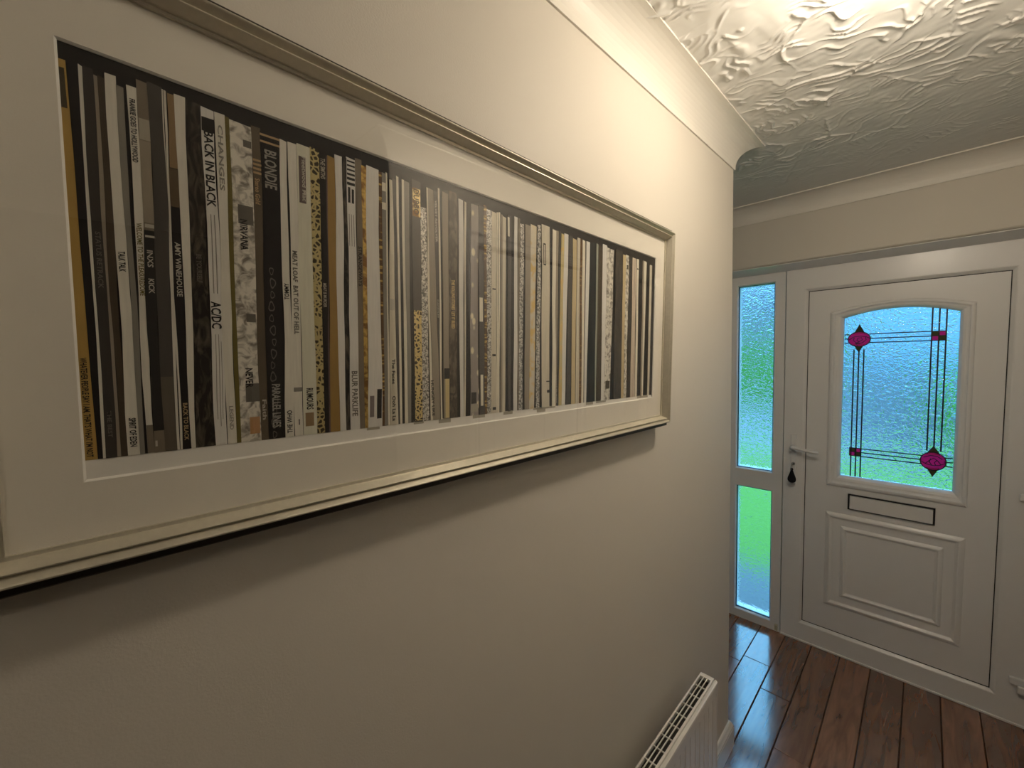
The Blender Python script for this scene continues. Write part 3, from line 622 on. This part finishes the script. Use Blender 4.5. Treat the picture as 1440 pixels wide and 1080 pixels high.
# ------------------------------------------------------------------ front door
d1 = tag(empty('door_1'), 'white moulded front door with arched stained glass pane and letterbox', 'door', 'structure')
SX0, SX1, SZ1 = -.0165, .9015, 2.0935
PX0, PX1, PZ0, PZ1 = .0868, .7855, .1212, 1.967
bm = bmesh.new()
loft(bm, [rect_loop(SX0, SX1, .0, SZ1, 1.03), rect_loop(SX0, SX1, .0, SZ1, .954), rect_loop(SX0, SX1, .0, SZ1, .951, .003),
          rect_loop(PX0 - .017, PX1 + .017, PZ0 - .017, PZ1 + .017, .951), rect_loop(PX0 - .013, PX1 + .013, PZ0 - .013, PZ1 + .013, .9525),
          rect_loop(PX0 - .004, PX1 + .004, PZ0 - .004, PZ1 + .004, .9605), rect_loop(PX0 - .0015, PX1 + .0015, PZ0 - .0015, PZ1 + .0015, .9635), rect_loop(PX0 - .0015, PX1 + .0015, PZ0 - .0015, PZ1 + .0015, 1.02)])
bm_obj('sash', bm, M['upvc'], d1)
bm = bmesh.new(); loft(bm, [rect_loop(PX0 - .0015, PX1 + .0015, PZ0 - .0015, PZ1 + .0015, .9632), rect_loop(PX0 + .0018, PX1 - .0018, PZ0 + .0018, PZ1 - .0018, .9632), rect_loop(PX0 + .0018, PX1 - .0018, PZ0 + .0018, PZ1 - .0018, .9668)])
bm_obj('gasket', bm, M['gasket'], d1)
# arched outlines
def arch(x0, x1, z0, zc, zt, y, n=22):
    lp = [(x0, y, z0), (x1, y, z0)]
    for k in range(n + 1):
        t = k / n; x = x1 + (x0 - x1) * t; lp.append((x, y, zc + (zt - zc) * (1 - (2 * t - 1) ** 2)))
    return lp
OUT = (.180, .692, .925, 1.846, 1.888); INN = (.237, .645, .987, 1.812, 1.848)
def arc_t(t, y): return arch(*[a + (b - a) * t for a, b in zip(OUT, INN)], y)
PF = .9645                                   # face of the door panel
bm = bmesh.new()
# panel sheet: a rectangular frame round the arched hole (grid of quads through matching loops)
oa = arc_t(.0, PF)
n = len(oa)
def to_rect(p, i):
    if i == 0: return (PX0, PF, PZ0)
    if i == 1: return (PX1, PF, PZ0)
    t = (i - 2) / (n - 3); return (PX1 + (PX0 - PX1) * t, PF, PZ1)
rl = [to_rect(p, i) for i, p in enumerate(oa)]
# leave a rectangular hole-free lower part: the loft spans it, the lower moulding sits on top
loft(bm, [[(x, 1.0, z) for x, y, z in rl], rl, oa, [(x, 1.0, z) for x, y, z in oa]])
bm_obj('panel', bm, M['upvc'], d1)
bm = bmesh.new()
loft(bm, [arc_t(t, y) for t, y in ((0, PF + .001), (.02, PF - .003), (.12, PF - .008), (.24, PF - .0105), (.34, PF - .0105), (.40, PF - .007), (.50, PF - .0045), (.62, PF - .004), (.80, PF + .000), (.97, PF + .010), (1., PF + .0145), (1., PF + .03))])
bm_obj('window_moulding', bm, M['upvc'], d1)
bm = bmesh.new()
loft(bm, [arc_t(t, y) for t, y in ((.985, PF + .0138), (1.008, PF + .0138), (1.008, PF + .019))]); bm_obj('pane_gasket', bm, M['gasket'], d1)
# lower moulded panel
def ring(x0, x1, z0, z1, prof, cap=False):
    b = bmesh.new(); loft(b, [rect_loop(x0, x1, z0, z1, y, d) for d, y in prof], False, cap); return b
LX0, LX1, LZ0, LZ1 = .1815, .6925, .262, .7825
bm_obj('lower_moulding', ring(LX0, LX1, LZ0, LZ1, [(0, PF + .001), (.001, PF - .002), (.010, PF - .0075), (.017, PF - .0105), (.021, PF - .0105), (.026, PF - .006), (.031, PF - .0018), (.036, PF - .0012)]), M['upvc'], d1)
bm_obj('raised_field', ring(LX0, LX1, LZ0, LZ1, [(.066, PF + .001), (.067, PF - .002), (.074, PF - .007), (.079, PF - .0095), (.083, PF - .0095), (.088, PF - .005), (.094, PF - .0018), (.096, PF - .0018)], True), M['upvc'], d1)
# letterbox
bm = bmesh.new()
loft(bm, [rect_loop(.274, .594, .816, .898, PF + .001), rect_loop(.274, .594, .816, .898, PF - .009), rect_loop(.279, .589, .8215, .8925, PF - .010), rect_loop(.281, .587, .8235, .8905, PF - .004)], False, False)
lb = bm_obj('letterbox', bm, M['gasket'], d1); lb['label'] = 'black letterbox surround'
bm = bmesh.new(); bbox(bm, .2815, .5865, PF - .0095, PF + .001, .8165, .8895, .002); bm_obj('flap', bm, M['upvc'], lb)['label'] = 'white letterbox flap'
# glass with leaded rose motif
bm = bmesh.new(); loft(bm, [arch(.232, .650, .982, 1.816, 1.852, y) for y in (.9805, .9865)], True, True)
gp = bm_obj('glass_pane', bm, M['ripple'], d1); gp['label'] = 'obscured rippled glass pane with leaded roses'
GY = .9795
def lead(x0, z0, x1, z1, w=.0056):
    b = bmesh.new()
    if abs(x1 - x0) < 1e-6: bbox(b, x0 - w / 2, x0 + w / 2, GY - .0012, GY + .001, z0, z1, .0007, 1)
    else: bbox(b, x0, x1, GY - .0012, GY + .001, z0 - w / 2, z0 + w / 2, .0007, 1)
    return bm_obj('lead_line', b, M['lead'], gp)
def top_z(x): t = (x - .237) / (.645 - .237); return 1.812 + .036 * (1 - (2 * t - 1) ** 2)
for x in (.279, .2985, .318): lead(x, .990, x, 1.650 if x != .2985 else 1.640)
for x in (.557, .580, .603): lead(x, 1.165 if x != .58 else 1.188, x, top_z(x))
for z in (1.727, 1.705, 1.684): lead(.239, z, .259, z, .0050); lead(.336, z, .557, z, .0050)
for z in (1.139, 1.119, 1.099): lead(.318, z, .543, z, .0050); lead(.614, z, .643, z, .0050)
def poly(name, pts, m, parent, y0, y1):
    b = bmesh.new(); loft(b, [[(x, y, z) for x, z in pts] for y in (y0, y1)], True, True); return bm_obj(name, b, m, parent)
def rose(cx, cz, hw, hh, zt, zb, seed):
    up_leaf = [(cx - .021, cz + hh * .72), (cx - .015, cz + hh * 1.1), (cx - .005, zt - .014), (cx, zt), (cx + .006, zt - .014), (cx + .016, cz + hh * 1.1), (cx + .021, cz + hh * .72)]
    dn_leaf = [(cx - .020, cz - hh * .72), (cx - .014, cz - hh * 1.05), (cx, zb), (cx + .013, cz - hh * 1.05), (cx + .020, cz - hh * .72)]
    poly('leaf', up_leaf, M['leafglass'], gp, GY - .0006, GY + .0009); poly('leaf', dn_leaf, M['leafglass'], gp, GY - .0006, GY + .0009)
    el = [(cx + hw * math.cos(a), cz + hh * math.sin(a)) for a in [2 * math.pi * k / 28 for k in range(28)]]
    poly('rose', el, M['magenta'], gp, GY - .0012, GY + .0009)
    b = bmesh.new(); tube(b, [(x, GY - .0012, z) for x, z in el + el[:1]], .0020, 6, False)
    for lf in (up_leaf, dn_leaf): tube(b, [(x, GY - .001, z) for x, z in lf], .0013, 6)
    if seed == 0:
        curves = [[(-.9, -.05), (-.5, .32), (.1, .42), (.6, .30), (.92, .1)], [(-.45, .2), (-.5, -.2), (-.15, -.55), (.3, -.5), (.62, -.1), (.55, .25)], [(-.35, -.62), (0, -.35), (.3, -.1), (.2, .2), (-.1, .15), (-.2, -.15), (.05, -.4)], [(-.1, -.85), (-.3, -.6), (.1, -.65)]]
    else:
        curves = [[(-.95, -.1), (-.5, -.38), (0, -.48), (.5, -.38), (.95, -.1)], [(-.62, -.35), (-.25, .1), (.05, .35), (.35, .1), (.62, -.32)], [(-.2, .28), (-.28, -.1), (-.1, -.42)], [(.28, .12), (.1, -.15), (.22, -.42)], [(-.75, .35), (-.2, .62), (.3, .58), (.7, .3)]]
    for c in curves: tube(b, [(cx + u * hw, GY - .0014, cz + v * hh) for u, v in c], .0016, 6)
    bm_obj('rose_leading', b, M['lead'], gp)
rose(.2978, 1.7025, .044, .0375, 1.778, 1.634, 0); rose(.579, 1.117, .043, .043, 1.192, 1.043, 1)
for (x0, x1, z0, z1) in ((.557, .603, 1.684, 1.727), (.273, .3165, 1.099, 1.140)):
    xm, zm = (x0 + x1) / 2, (z0 + z1) / 2
    for (a, b_, c, d, m) in ((x0, xm, zm, z1, 'leafglass'), (xm, x1, zm, z1, 'magenta'), (x0, xm, z0, zm, 'magenta'), (xm, x1, z0, zm, 'leafglass')):
        b = bmesh.new(); box(b, a + .0012, b_ - .0012, GY - .001, GY + .0009, c + .0012, d - .0012); bm_obj('chequer_glass', b, M[m], gp)
    b = bmesh.new()
    for z in (z0, zm, z1): box(b, x0 - .002, x1 + .002, GY - .0014, GY + .0009, z - .0016, z + .0016)
    for x in (x0, xm, x1): box(b, x - .0016, x + .0016, GY - .0013, GY + .0009, z0, z1)
    bm_obj('chequer_leading', b, M['lead'], gp)
# handle
hd = boxo('handle', M['upvc'], (.020, .048, .942, .9515, .905, 1.185), d1, .004)
bm = bmesh.new(); lathe(bm, [(.0115, 0), (.0115, -.012), (.010, -.030), (.0095, -.036)], (.034, .943, 1.118), 'y', 16)
tube(bm, [(.028, .906, 1.119), (.036, .903, 1.119), (.060, .902, 1.116), (.100, .901, 1.111), (.140, .903, 1.106), (.152, .906, 1.105)], [.0085, .0098, .0092, .0085, .0082, .006], 12)
bm_obj('lever', bm, M['upvc'], hd, smooth=True)
bm = bmesh.new(); lathe(bm, [(.0085, 0), (.0085, -.006), (.007, -.008)], (.035, .9435, 1.022), 'y', 16); bm_obj('lock_cylinder', bm, M['bright_metal'], hd)
for z in (1.848, 1.010, .200):
    bm = bmesh.new(); bbox(bm, .838, .893, .937, .9515, z - .012, z + .018, .004); bbox(bm, .862, .915, .930, .9515, z - .045, z - .012, .004)
    tube(bm, [(.893, .9375, z - .05), (.893, .9375, z + .05)], .011, 14)
    bm_obj('hinge', bm, M['upvc'], d1)
bm = bmesh.new(); bbox(bm, SX0, SX1, .944, .9535, 0, .010, .002); bm_obj('threshold', bm, M['upvc'], d1)
bm = bmesh.new()
for k in range(3): bbox(bm, -.0425, -.0275, .9385 + .0, .950, .012 + k * .012, .0225 + k * .012, .0015, 1)
bm_obj('frame_cap', bm, M['cap'], d1)['label'] = 'yellowed ribbed plastic cap at the foot of the frame'

# key and fob
kf = tag(empty('key_fob', (.035, .938, 1.022)), 'black teardrop key fob hanging from the front door lock', 'key fob')
bm = bmesh.new(); bbox(bm, -.0012, .0012, -.022, .002, -.004, .004, .0006, 1); lathe(bm, [(.009, -.0012), (.0098, 0), (.009, .0012)], (0, -.028, 0), 'x', 16); bm_obj('key', bm, M['bright_metal'], kf)
bm = bmesh.new(); tube(bm, [(.0, -.030 + .004 * math.sin(a), -.019 + .011 * math.cos(a)) for a in [2 * math.pi * k / 16 for k in range(17)]], .0011, 6, False); bm_obj('split_ring', bm, M['bright_metal'], kf)
prof = [(.0035, -.028), (.006, -.033), (.0085, -.042), (.0135, -.056), (.0185, -.070), (.0205, -.080), (.0195, -.089), (.0150, -.096), (.0075, -.1005)]
bm = bmesh.new(); loops = []
for w, z in prof: loops.append([Vector((w * math.cos(a), -.030 + .0032 * math.sin(a), z)) for a in [2 * math.pi * k / 20 for k in range(20)]])
loft(bm, loops, True, True); bm_obj('fob', bm, M['fob'], kf, smooth=True)['label'] = 'flat black leather teardrop'
bm = bmesh.new(); lathe(bm, [(.0060, -.0022), (.0070, 0), (.0060, .0022)], (0, -.031, -.0245), 'y', 14); bm_obj('fob_boss', bm, M['fob'], kf)

# side window
w1 = tag(empty('window_1'), 'tall narrow white framed obscured glass side window left of the front door', 'window', 'structure')
WX0, WX1, WT = -.3595, -.0195, 2.0935
GX0, GX1 = -.2595, -.0734; ROWS = [(.0562, .8349), (.9509, 2.0372)]
bm = bmesh.new()
# frame: front sheet pieces + beads round each light
xs = [WX0, GX0, GX1, WX1]; zs = [0, ROWS[0][0], ROWS[0][1], ROWS[1][0], ROWS[1][1], WT]
e = .010
for (a, b_, c, d) in ((WX0, GX0 - e, 0, WT), (GX1 + e, WX1, 0, WT), (GX0 - e, GX1 + e, 0, ROWS[0][0] - e), (GX0 - e, GX1 + e, ROWS[0][1] + e, ROWS[1][0] - e), (GX0 - e, GX1 + e, ROWS[1][1] + e, WT)):
    box(bm, a, b_, .953, 1.03, c, d)
fr = bm_obj('window_frame', bm, M['upvc'], w1)
for z0, z1 in ROWS:
    bm = bmesh.new(); loft(bm, [rect_loop(GX0, GX1, z0, z1, y, -d) for d, y in ((e, .953), (e - .001, .9515), (.007, .9515), (.003, .956), (0., .964), (0., .980), (0., 1.03))]); bm_obj('glazing_bead', bm, M['upvc'], w1)
    bm = bmesh.new(); loft(bm, [rect_loop(GX0, GX1, z0, z1, .9660, 0), rect_loop(GX0, GX1, z0, z1, .9660, .0024), rect_loop(GX0, GX1, z0, z1, .9780, 0.0031)]); bm_obj('pane_gasket', bm, M['gasket'], w1)
    p = boxo('glass_pane', M['ripple'], (GX0 - .004, GX1 + .004, .9785, .9845, z0 - .004, z1 + .004), w1, 0)

# ------------------------------------------------------------------ door in the wall opposite (seen in the picture glass)
d2 = tag(empty('door_2'), 'white panelled inner door with moulded surround opposite the picture', 'door', 'structure')
DY0, DY1, DZ = -.53, .27, 2.13
bm = bmesh.new()
cas = [(0, 0), (.004, .026), (.022, .028), (.026, .014), (.046, .012), (.050, .020), (.060, .020), (.064, .008), (.068, 0)]
loft(bm, [[(1.0 - h, DY0 - .068 + d, 0), (1.0 - h, DY0 - .068 + d, DZ + .068 - d), (1.0 - h, DY1 + .068 - d, DZ + .068 - d), (1.0 - h, DY1 + .068 - d, 0)] for d, h in cas], closed=False)
bm_obj('architrave', bm, M['gloss'], d2)
bm = bmesh.new(); bbox(bm, .9965, 1.0, DY0 + .016, DY1 - .016, .006, DZ - .016, .001, 1); lf = bm_obj('door_leaf', bm, M['gloss'], d2)
for (a, b_, c, d) in ((DY0 + .1, -.12, .2, .85), (-.05, DY1 - .1, .2, .85), (DY0 + .1, -.12, 1.0, 1.95), (-.05, DY1 - .1, 1.0, 1.95)):
    bm = bmesh.new(); loft(bm, [[(x, a + k, c + k), (x, b_ - k, c + k), (x, b_ - k, d - k), (x, a + k, d - k)] for k, x in ((0, .9965), (.006, .991), (.016, .9935), (.022, .9955))], False, True); bm_obj('raised_panel', bm, M['gloss'], lf)

bm = bmesh.new(); loft(bm, [[(.9985, DY0 + k, 0.002), (.9985, DY1 - k, 0.002), (.9985, DY1 - k, DZ - k), (.9985, DY0 + k, DZ - k)] for k in (0, .0165)]); bm_obj('painted_shadow_gap', bm, M['rim'], d2)  # flat dark ring painted as the shade between surround and leaf
# ------------------------------------------------------------------ radiator
RY0, RY1, RZ0, RZ1 = -1.46, -.443, .135, .620
rd = tag(empty('radiator', (.07, (RY0 + RY1) / 2, 0)), 'white panel radiator with slotted top grille below the picture', 'radiator'); rd.location = (0, 0, 0)
bm = bmesh.new()
NY = 29; ys = []
pitch = (RY1 - RY0 - .02) / NY
st = []
for k in range(NY):
    y = RY0 + .010 + k * pitch
    st += [(y, 0), (y + pitch * .62, 0), (y + pitch * .72, .0014), (y + pitch * .90, .0014)]
st = [(RY0, .006), (RY0 + .004, .0)] + st + [(RY1 - .004, 0), (RY1, .006)]
cols = []
for y, dp in st:
    e2 = .006 if dp == .006 else 0
    cols.append([(.088, y, RZ0), (.1035 - e2, y, RZ0 + .004), (.1045 - e2, y, RZ0 + .035), (.1045 - dp, y, RZ0 + .05), (.1045 - dp, y, RZ1 - .050), (.1045 - e2, y, RZ1 - .036), (.1045 - e2, y, RZ1 - .010), (.1035 - e2, y, RZ1 - .004), (.100 - e2 * .5, y, RZ1 - .0025), (.0945, y, RZ1 - .0035), (.088, y, RZ1 - .012)])
loft(bm, cols, True, True, True)
bm_obj('front_panel', bm, M['rad'], rd)
boxo('back_panel', M['rad'], (.046, .050, RY0 + .004, RY1 - .004, RZ0, RZ1 - .010), rd, .001)
for y0, y1 in ((RY0, RY0 + .0025), (RY1 - .0025, RY1)):
    bm = bmesh.new(); bbox(bm, .0505, .0905, y0, y1, RZ0 + .01, RZ1 - .006, .001, 1); bm_obj('side_panel', bm, M['rad'], rd)
bm = bmesh.new()
gx0, gx1 = .0505, .0925; gt = RZ1; gb = RZ1 - .004
inn0, inn1 = gx0 + .0052, gx1 - .0062; bar = .0026; sw = (inn1 - inn0 - 2 * bar) / 3
bbox(bm, gx0, inn0, RY0 + .001, RY1 - .0, gb - .006, gt, .0015); bbox(bm, inn1, gx1, RY0 + .001, RY1 - .0, gb - .006, gt, .0015)
for k in (1, 2): box(bm, inn0 + k * sw + (k - 1) * bar, inn0 + k * sw + k * bar, RY0 + .01, RY1 - .01, gb, gt - .0006)
bbox(bm, inn0 - .001, inn1 + .001, RY1 - .0165, RY1, gb - .004, gt, .0012); bbox(bm, inn0 - .001, inn1 + .001, RY0 + .001, RY0 + .017, gb - .004, gt, .0012)
y = RY1 - .0165 - .0445
while y > RY0 + .03:
    box(bm, inn0, inn1, y - .0028, y, gb, gt - .0005); y -= .0470
bm_obj('top_grille', bm, M['rad'], rd)['label'] = 'white grille with three rows of slots'
boxo('convector_shade', M['slot'], (.0515, .0875, RY0 + .004, RY1 - .004, RZ0 + .02, RZ1 - .022), rd, 0)  # solid dark block, its colour supplies the shade inside the grille slots
for y in (RY0 + .2, RY1 - .2): boxo('wall_bracket', M['rad'], (.0004, .0462, y - .02, y + .02, RZ0 + .05, RZ1 - .20), rd, .001)
for y in (RY0 - .03, RY1 - .06 - .0):
    bm = bmesh.new(); yy = min(max(y, RY0 + .03), RY1 - .06); tube(bm, [(.07, yy, .0), (.07, yy, RZ0 + .03)], .0075, 12); bm_obj('pipe', bm, M['rad'], rd)

# ------------------------------------------------------------------ framed picture: local axes x = out of the wall, y = along it, z = up; hangs a little crooked
pr = tag(empty('framed_picture', (.0198 * .28, -1.2, 1.7)), 'long framed picture of record spines in champagne frame on hallway wall', 'picture')
pr.rotation_euler = (-.0227, .0198, 0)
U0, U1, W0, W1 = -.6431, .5348, -.2122, .2938
A0, A1, B0, B1 = -.5777, .4690, -.1427, .2215
def prect(d, nn): return [(nn, U0 + d, W0 + d), (nn, U1 - d, W0 + d), (nn, U1 - d, W1 - d), (nn, U0 + d, W1 - d)]
PROF = [(.0200, .004), (0, .004), (0, .0475), (.0008, .0496), (.0022, .0500), (.0032, .0494), (.0078, .0428), (.0088, .0410), (.0094, .0410), (.0096, .0460), (.0108, .0462), (.0115, .0450), (.0160, .0342), (.0166, .0318), (.0178, .0316), (.0200, .0316)]
lo = [prect(d, nn) for d, nn in PROF]
for s in range(4):
    bm = bmesh.new(); loft(bm, [[l[s] for l in lo], [l[(s + 1) % 4] for l in lo]], True, True); bm_obj('frame_rail', bm, M['frame'], pr)
RIM = [(0, .004), (-.0115, .004), (-.0120, .0330), (-.0105, .0345), (-.0010, .0355), (-.0006, .0472), (.0004, .0482)]
lo = [prect(d, nn) for d, nn in RIM]
bm = bmesh.new(); loft(bm, lo); bm_obj('outer_edge', bm, M['rim'], pr)['label'] = 'dark brown outer edge of the frame'
boxo('backing_board', M['subfloor'], (.005, .0255, U0 + .003, U1 - .003, W0 + .003, W1 - .003), pr, 0)
def arect(d, nn): return [(nn, A0 + d, B0 + d), (nn, A1 - d, B0 + d), (nn, A1 - d, B1 - d), (nn, A0 + d, B1 - d)]
bm = bmesh.new(); loft(bm, [prect(.008, .0260), prect(.008, .0285), arect(-.0001, .0285)]); bm_obj('mount', bm, M['board'], pr)['label'] = 'off-white window mount'
bm = bmesh.new(); loft(bm, [arect(-.0001, .0285), arect(.0016, .0268), arect(.0016, .0260)]); bm_obj('mount_bevel', bm, M['bevel'], pr)
boxo('print', M['print'], (.0255, .0260, A0 - .01, A1 + .01, B0 - .01, B1 + .01), pr, 0)
def sheet(name, pts, n0, n1, m, parent):
    b = bmesh.new(); loft(b, [[(nn, u, w) for u, w in pts] for nn in (n0, n1)], True, True); return bm_obj(name, b, m, parent)
def wb(u): return -.1244 + (u + .5769) * (-.0101 / 1.0466)
mg = sheet('print_margin', [(A0 - .005, B0 - .005), (A1 + .005, B0 - .005), (A1 - .006, wb(A1)), (A0 - .005, wb(A0))], .0260, .0262, M['bevel'], pr)
def pcol(o, c): o.color = (*PC[c], 1); return o
for a, b_, dz in SHADOWS:
    pcol(sheet('printed_shadow', [(a, wb(a) - dz), (b_, wb(b_) - dz), (b_, wb(b_) + .001), (a, wb(a) + .001)], .0261, .0263, PAPER['paper'], pr), 'grayp2')

def edges(i, w):
    k, b0, b1, t0, t1, wt, c, sty = SPINES[i]
    wbm = wb(b0); t = min(max((w - wbm) / (wt - wbm), 0), 1)
    return b0 + (t0 - b0) * t, b1 + (t1 - b1) * t
WAVY = {}
def wave(i, side, t): 
    if i not in WAVY: WAVY[i] = (R_.uniform(0, 6), R_.uniform(0, 6), R_.uniform(.0003, .0012))
    a, b_, am = WAVY[i]; am = min(am, .13 * abs(SPINES[i][2] - SPINES[i][1]) + .0003)
    return am * (math.sin(t * 7 + a + side * .6) * .7 + math.sin(t * 15 + b_ + side * 1.5) * .35) * min(1, 6 * t * (1 - t) + .25)
spine_obj = []
NSEG = 9
for i, (k, b0, b1, t0, t1, wt, c, sty) in enumerate(SPINES):
    L, Rr = [], []
    for s in range(NSEG + 1):
        t = s / NSEG
        wl_ = wb(b0) + (wt - wb(b0)) * t; wr_ = wb(b1) + (wt - .0006 * (i % 3) - wb(b1)) * t
        L.append((b0 + (t0 - b0) * t + wave(i, 0, t), wl_)); Rr.append((b1 + (t1 - b1) * t + wave(i, 1, t), wr_))
    n1 = .02655 + (i % 4) * .00012
    b = bmesh.new()
    rows = []
    for nn in (.02615, n1): rows.append([[b.verts.new((nn, *L[s])), b.verts.new((nn, *Rr[s]))] for s in range(NSEG + 1)])
    for s in range(NSEG):
        for q in (0, 1): b.faces.new((rows[q][s][0], rows[q][s][1], rows[q][s + 1][1], rows[q][s + 1][0]))
        for e in (0, 1): b.faces.new((rows[0][s][e], rows[0][s + 1][e], rows[1][s + 1][e], rows[1][s][e]))
    for s in (0, NSEG): b.faces.new((rows[0][s][0], rows[0][s][1], rows[1][s][1], rows[1][s][0]))
    o = bm_obj('record_spine', b, PAPER[sty], pr); pcol(o, c); o['n1'] = n1; spine_obj.append(o)
STY = {'leopard': 'leopard', 'goldb': 'mottle_gold'}
for q, (i, f0, f1, w0, w1, c) in enumerate(PATCHES):
    w0 = max(w0, wb(SPINES[i][1]) + .0003)
    n1 = spine_obj[i]['n1'] + .00008 + (q % 3) * .00002
    pts = []
    ns = 4 if w1 - w0 > .03 else 1
    i_ = SPINES[i]
    def at(w, f):
        a, b_ = edges(i, w); t = min(max((w - wb(i_[1])) / (i_[5] - wb(i_[1])), 0), 1)
        a += wave(i, 0, t); b_ += wave(i, 1, t); return (a + (b_ - a) * f, w)
    ws = [w0 + (w1 - w0) * s / ns for s in range(ns + 1)]
    pts = [at(w, f0) for w in ws] + [at(w, f1) for w in reversed(ws)]
    pcol(sheet('printed_patch', pts, n1 - .00008, n1, PAPER[STY.get(c, 'paper')], spine_obj[i]), c)
FONTC = {}
def lettering(i, s, u0, w0, u1, w1, hfrac, c):
    cu = bpy.data.curves.new('text', 'FONT'); cu.body = s; cu.resolution_u = 2; cu.size = 1; cu.offset = .022
    to = bpy.data.objects.new('text', cu); COL.objects.link(to); dg = bpy.context.evaluated_depsgraph_get()
    me = bpy.data.meshes.new_from_object(to.evaluated_get(dg)); bpy.data.objects.remove(to); bpy.data.curves.remove(cu)
    n = len(me.vertices); co = np.empty(n * 3, np.float32); me.vertices.foreach_get('co', co); co = co.reshape(-1, 3)
    mn, mx_ = co.min(0), co.max(0)
    a0, a1 = edges(i, (w0 + w1) / 2); width = abs(a1 - a0); uc = (u0 + u1) / 2
    p0, p1 = Vector((u0, w0)), Vector((u1, w1))
    if abs(uc - (a0 + a1) / 2) < .3 * width:
        c0 = sum(edges(i, w0)) / 2; c1 = sum(edges(i, w1)) / 2; p0.x = c0; p1.x = c1
    d = p1 - p0; ln = d.length; e1 = d.normalized(); e2 = Vector((-e1.y, e1.x)); h = hfrac * width
    tt = (co[:, 0] - mn[0]) / (mx_[0] - mn[0]) * ln; vv = ((co[:, 1] - mn[1]) / (mx_[1] - mn[1]) - .5) * h
    out = np.empty((n, 3), np.float32); out[:, 0] = spine_obj[i]['n1'] + .00022
    out[:, 1] = p0.x + e1.x * tt + e2.x * vv; out[:, 2] = p0.y + e1.y * tt + e2.y * vv
    me.vertices.foreach_set('co', out.ravel()); me.update()
    me.materials.clear(); o = link('lettering', me, PAPER['paper'], spine_obj[i]); pcol(o, c)
for row in LETTERING: lettering(*row)
i = next(k for k, s_ in enumerate(SPINES) if s_[0] == 'blondie')
b = bmesh.new()
for k in range(15):
    w = .058 - k * .0128; a0, a1 = edges(i, w); r = .0030 if k % 2 else .0022
    uc = a0 + (a1 - a0) * (.40 + .06 * math.sin(k * 1.3)); lp = [[], []]
    for s in range(14):
        an = 2 * math.pi * s / 14; wob = 1 + .14 * math.sin(an * 3 + k)
        for q, f in ((0, 1.0), (1, .70)): lp[q].append((spine_obj[i]['n1'] + .00012, uc + math.cos(an) * r * f * wob, w + math.sin(an) * r * 1.9 * f * wob))
    loft(b, lp)
pcol(bm_obj('printed_chain', b, PAPER['paper'], spine_obj[i]), 'pale')
for o in spine_obj: del o['n1']
boxo('glass', M['picglass'], (.0298, .0314, U0 + .012, U1 - .012, W0 + .012, W1 - .012), pr, 0)

# ------------------------------------------------------------------ outside, seen blurred through the obscured glass
tag(boxo('ground', M['road'], (-40, 40, 1.08, 60, -.5, -.16), bev=0), 'grey road and drive in front of the house', 'road', 'structure')
tag(boxo('front_path', M['paving'], (-6, 6, 1.08, 1.9, -.16, -.10), bev=.01), 'pale paved path outside the front door', 'path', 'structure')
tag(boxo('front_lawn', M['lawn'], (-9, 8, 1.9, 6.2, -.16, -.10), bev=.02), 'bright green front lawn beyond the door glass', 'lawn', 'stuff')
def hedge(name, x0, x1, y0, y1, h, label):
    b = bmesh.new(); bmesh.ops.create_cube(b, size=1); bmesh.ops.subdivide_edges(b, edges=b.edges[:], cuts=9, use_grid_fill=True)
    for v in b.verts:
        p = Vector((x0 + (x1 - x0) * (v.co.x + .5), y0 + (y1 - y0) * (v.co.y + .5), -.16 + h * (v.co.z + .5)))
        v.co = p + mnoise.noise_vector(p * 1.7) * .16 * (0 if v.co.z < -.49 else 1)
    return tag(bm_obj(name, b, M['hedge'], smooth=True), label, 'hedge')
hedge('hedge', -9, -1.3, 13.6, 14.6, 1.95, 'clipped green hedge across the road left of the house fronts')
def house(loc, w, d, h, rh, label):
    r = tag(empty('house', loc), label, 'house')
    boxo('house_wall', M['render'], (-w / 2, w / 2, 0, d, 0, h), r, .02)
    b = bmesh.new(); loft(b, [[(x, -.3, h), (x, d / 2, h + rh), (x, d + .3, h)] for x in (-w / 2 - .2, w / 2 + .2)], True, True); bm_obj('roof', b, M['roof'], r)
    for x in (-w * .28, w * .28):
        for z in (1.0, 3.4): 
            f = boxo('house_window', M['gloss'], (x - .8, x + .8, -.04, .05, z, z + 1.2), r, 0); boxo('pane', M['pane_dark'], (x - .72, x + .72, -.05, -.03, z + .08, z + 1.12), f, 0)
    boxo('house_door', M['roof'], (-.45, .45, -.04, .05, 0, 2.0), r, .01)
house((-8.5, 27, -.16), 9, 7, 5.0, 2.4, 'pale rendered house across the road behind the hedge')

hedge('shrub', .85, 2.4, 7.5, 8.5, 1.25, 'low green shrub in front of the grey garden wall')
gw = tag(boxo('garden_wall', M['brick'], (-1.1, 3.2, 9.0, 9.22, -.16, 1.28), bev=.005), 'dark grey brick garden wall beyond the lawn', 'wall')
boxo('coping', M['roof'], (-1.14, 3.24, 8.97, 9.25, 1.28, 1.34), gw, .01)
